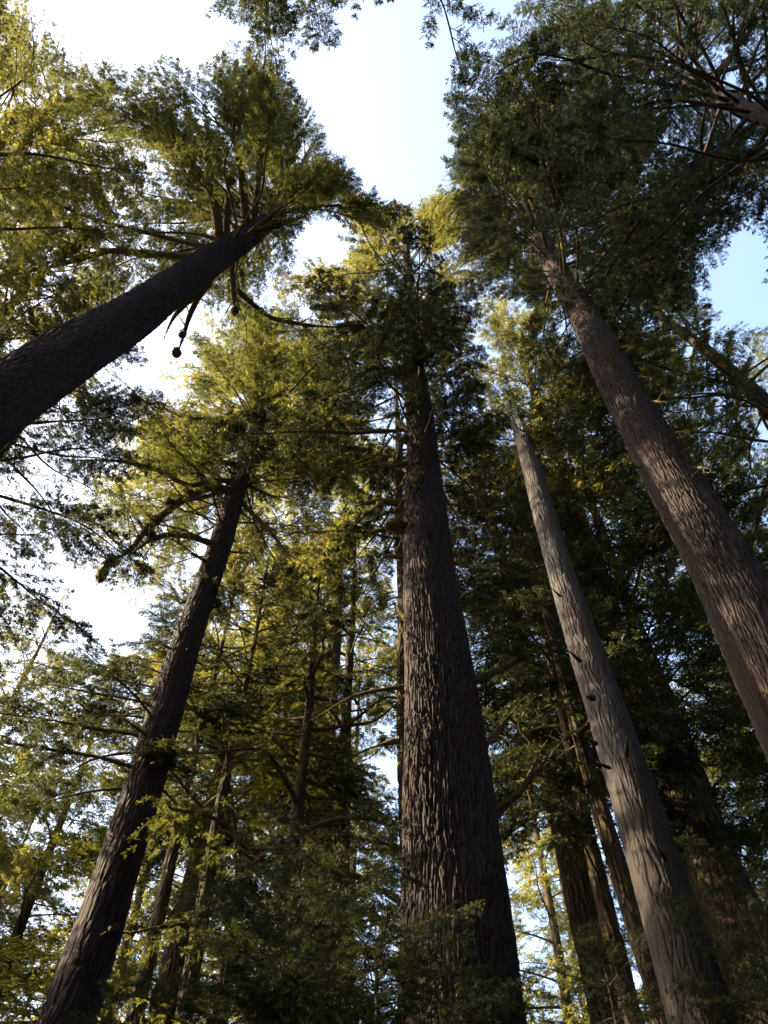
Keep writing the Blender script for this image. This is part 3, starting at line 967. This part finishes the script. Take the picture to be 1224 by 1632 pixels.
# slim tree left of centre: arching mossy limbs on its left side
GL = [
    ([(380, 784), (330, 776), (285, 800), (240, 835), (205, 880), (178, 893), (164, 906)], 0.17, 0.10, 16, 14.6),
    ([(352, 872), (310, 856), (270, 850), (235, 862), (208, 884)], 0.12, 0.07, 16, 15.0),
    ([(392, 742), (340, 735), (290, 745), (235, 768)], 0.11, 0.05, 16, 15.2),
    ([(382, 768), (340, 765), (300, 776), (260, 752), (200, 735), (140, 733), (98, 735)], 0.12, 0.05, 16, 14.2),
    ([(385, 760), (340, 790), (290, 798), (250, 830), (232, 862)], 0.11, 0.06, 16, 16.4),
    ([(392, 772), (430, 790), (458, 800)], 0.09, 0.03, 16, 15.5),
    ([(385, 800), (415, 832), (440, 858), (470, 900)], 0.10, 0.04, 16, 15.0),
    ([(400, 700), (360, 665), (300, 668), (235, 640), (180, 622)], 0.11, 0.04, 16, 14.5),
    ([(395, 725), (350, 690), (295, 690), (220, 700)], 0.10, 0.04, 16, 15.2),
    ([(345, 905), (320, 890), (300, 880)], 0.08, 0.04, 16, 15.4),
]
rngd = np.random.default_rng(9)
for n, (px, r0, r1, Da, Db) in enumerate(GL):
    k = len(px)
    pts = [at(x, y, Da + (Db - Da) * i / (k - 1)) for i, (x, y) in enumerate(px)]
    ob, path = G.limb(pts, r0 * 0.85, r1 * 0.85, seed=500 + n)
    for q in range(4 if k > 4 else 2):
        leafy_end(G, path, 0.5 + 0.48 * q / 3, LACY[int(rngd.integers(6))], rngd.uniform(0.2, 0.34), M_LEAF, rngd.normal(0, 0.5), rngd.uniform(-0.5, 0.1))
G.ball(at(163, 914, 14.6), 0.15, (0.8, 0.8, 1.9), seed=5)
for n, (x, y, D, r) in enumerate([(180, 893, 14.6, 0.12), (250, 828, 15.2, 0.11), (300, 782, 15.3, 0.11), (318, 760, 15.4, 0.11), (270, 800, 15.4, 0.10), (240, 850, 15.2, 0.10)]):
    G.ball(at(x, y, D), r, (1.3, 1.3, 0.9), seed=20 + n)

# middle tree: stubs on its left flank, mossy knob, forked limb on the right
AL = [([(655, 803), (605, 797), (568, 806)], 0.13, 0.07), ([(648, 846), (605, 842), (576, 856)], 0.09, 0.03), ([(648, 889), (606, 884)], 0.08, 0.04),
      ([(648, 985), (628, 966)], 0.09, 0.05), ([(662, 700), (640, 705), (618, 690)], 0.12, 0.05), ([(658, 735), (632, 745), (600, 738)], 0.09, 0.03),
      ([(648, 815), (620, 815), (602, 822)], 0.05, 0.02), ([(660, 690), (640, 680), (628, 660)], 0.10, 0.05),
      ([(645, 1094), (600, 1100), (560, 1108), (520, 1135), (490, 1150)], 0.045, 0.015), ([(636, 1180), (606, 1186)], 0.07, 0.04)]
for n, (px, r0, r1) in enumerate(AL):
    A.limb([at(x, y, 11.9) for x, y in px], r0, r1, seed=540 + n, name='dead_branch')
A.ball(at(630, 836, 11.7), 0.18, (1.3, 1.0, 0.9), seed=41)
A.ball(at(605, 806, 11.8), 0.10, (1.0, 1.0, 1.6), seed=42)
A.ball(at(661, 760, 11.35), 0.15, (0.8, 0.5, 2.0), seed=43)
AR = [([(775, 1316), (815, 1275), (850, 1235), (880, 1200), (912, 1165)], 0.12, 0.06), ([(785, 1290), (830, 1262), (850, 1222), (862, 1180)], 0.08, 0.04),
      ([(735, 1088), (790, 1072), (830, 1050), (862, 1020)], 0.13, 0.06), ([(772, 1190), (800, 1160), (828, 1120)], 0.08, 0.04)]
for n, (px, r0, r1) in enumerate(AR):
    ob, path = A.limb([at(x, y, 12.0 + 0.5 * i) for i, (x, y) in enumerate(px)], r0 * 0.62, r1 * 0.5, seed=560 + n)
    if n > 1:
        leafy_end(A, path, 0.7, FULL[n], 0.35, M_LEAFD)

# leaning tree at left: thick limbs at the foot of its crown and dead hanging ones
BL = [
    ([(352, 398), (345, 340), (330, 290), (288, 238), (215, 188)], 0.16, 0.08, 28.6, 31.0, 1),
    ([(392, 352), (386, 280), (374, 222), (352, 198)], 0.15, 0.08, 29.6, 31.5, 1),
    ([(405, 345), (414, 270), (412, 205)], 0.12, 0.06, 30.0, 31.5, 1),
    ([(305, 410), (232, 405), (178, 398), (95, 422), (20, 440)], 0.13, 0.06, 26.5, 27.5, 1),
    ([(390, 372), (440, 360), (492, 342)], 0.13, 0.07, 29.0, 29.5, 0),
    ([(400, 365), (455, 335), (520, 328)], 0.10, 0.04, 29.5, 30.5, 1),
    ([(348, 428), (306, 490), (294, 530), (282, 568)], 0.10, 0.06, 27.5, 25.3, 0),
    ([(335, 450), (278, 500), (262, 536)], 0.12, 0.05, 27.0, 25.8, 0),
    ([(368, 410), (371, 455), (375, 503)], 0.11, 0.08, 28.5, 26.5, 0),
    ([(376, 462), (430, 508), (500, 520), (560, 522)], 0.09, 0.05, 27.5, 27.5, 0),
    ([(360, 390), (362, 330), (366, 285)], 0.13, 0.10, 29.0, 30.2, 0),
]
for n, (px, r0, r1, ha, hb_, lf) in enumerate(BL):
    k = len(px)
    ob, path = B.limb([at_h(x, y, ha + (hb_ - ha) * i / (k - 1)) for i, (x, y) in enumerate(px)], r0, r1, seed=580 + n, name='branch' if lf else 'dead_branch')
    if lf:
        for q in range(5):
            leafy_end(B, path, 0.35 + 0.6 * q / 4, FULL[int(rngd.integers(9))], rngd.uniform(0.35, 0.5), M_LEAF, rngd.normal(0, 0.4), rngd.uniform(-0.2, 0.3))
for n, (x, y, h, r) in enumerate([(282, 562, 25.3, 0.13), (291, 533, 25.8, 0.10), (368, 288, 30.2, 0.13), (375, 495, 26.6, 0.11)]):
    B.ball(at_h(x, y, h), r, (1, 1, 1.3), seed=60 + n)
P = at_h(330, 335, 29.3) - B.base
put_bough('dead_spray', FINE[0], bough_matrix(P, 2.4, 0.1, 0.22), B.root, M_LIMB, M_DEAD)
A.stubs(701, 16, 8, 25, 0.7)
B.stubs(702, 10, 12, 28, 0.5)
C.stubs(703, 16, 8, 29, 0.6)
G.stubs(704, 20, 8, 27, 0.9)
H_.stubs(705, 18, 8, 24, 0.9)
I_.stubs(706, 14, 8, 22, 0.9)
J_.stubs(707, 14, 8, 22, 0.9)
F1.stubs(708, 14, 6, 16, 0.8)

# big right trunk: short broken twigs
for n, (x, y, dx, dy) in enumerate([(1020, 600, 22, 4), (992, 555, 16, -6), (930, 600, -6, 30), (1076, 690, 24, -4), (885, 480, -22, 10), (1040, 640, 18, 0), (985, 760, -26, 10), (1105, 745, 26, 2)]):
    h = at(x, y, 11)[2]
    C.limb([at(x, y, 10.8), at(x + dx * 0.6, y + dy * 0.5, 10.7), at(x + dx, y + dy, 10.6)], 0.035, 0.015, seed=620 + n, name='dead_branch')

# dead tree: broken stubs and knots
for n, (x, y, dx, dy, r) in enumerate([(862, 826, -4, -9, .03), (893, 950, -16, -14, .03), (925, 1054, -22, -20, .045), (945, 1112, -12, -2, .07),
                                       (998, 1205, 2, -38, .055), (972, 1224, -26, -10, .04), (950, 1185, -16, -6, .05), (1060, 1370, -12, -22, .05)]):
    if r:
        D_.limb([at(x, y, 9.55), at(x + dx * 0.5, y + dy * 0.5, 9.4), at(x + dx, y + dy, 9.3)], r * 0.75, r * 0.3, seed=640 + n, name='broken_stub', mat=M_SNAG, twigs=0, mossy=False)
# right edge tree: moss clumps
K.ball(at(1219, 660, 17.0), 0.17, (1, 1, 1.2), seed=81)
K.ball(at(1066, 548, 17.0), 0.2, (1, 1, 1.2), seed=82)
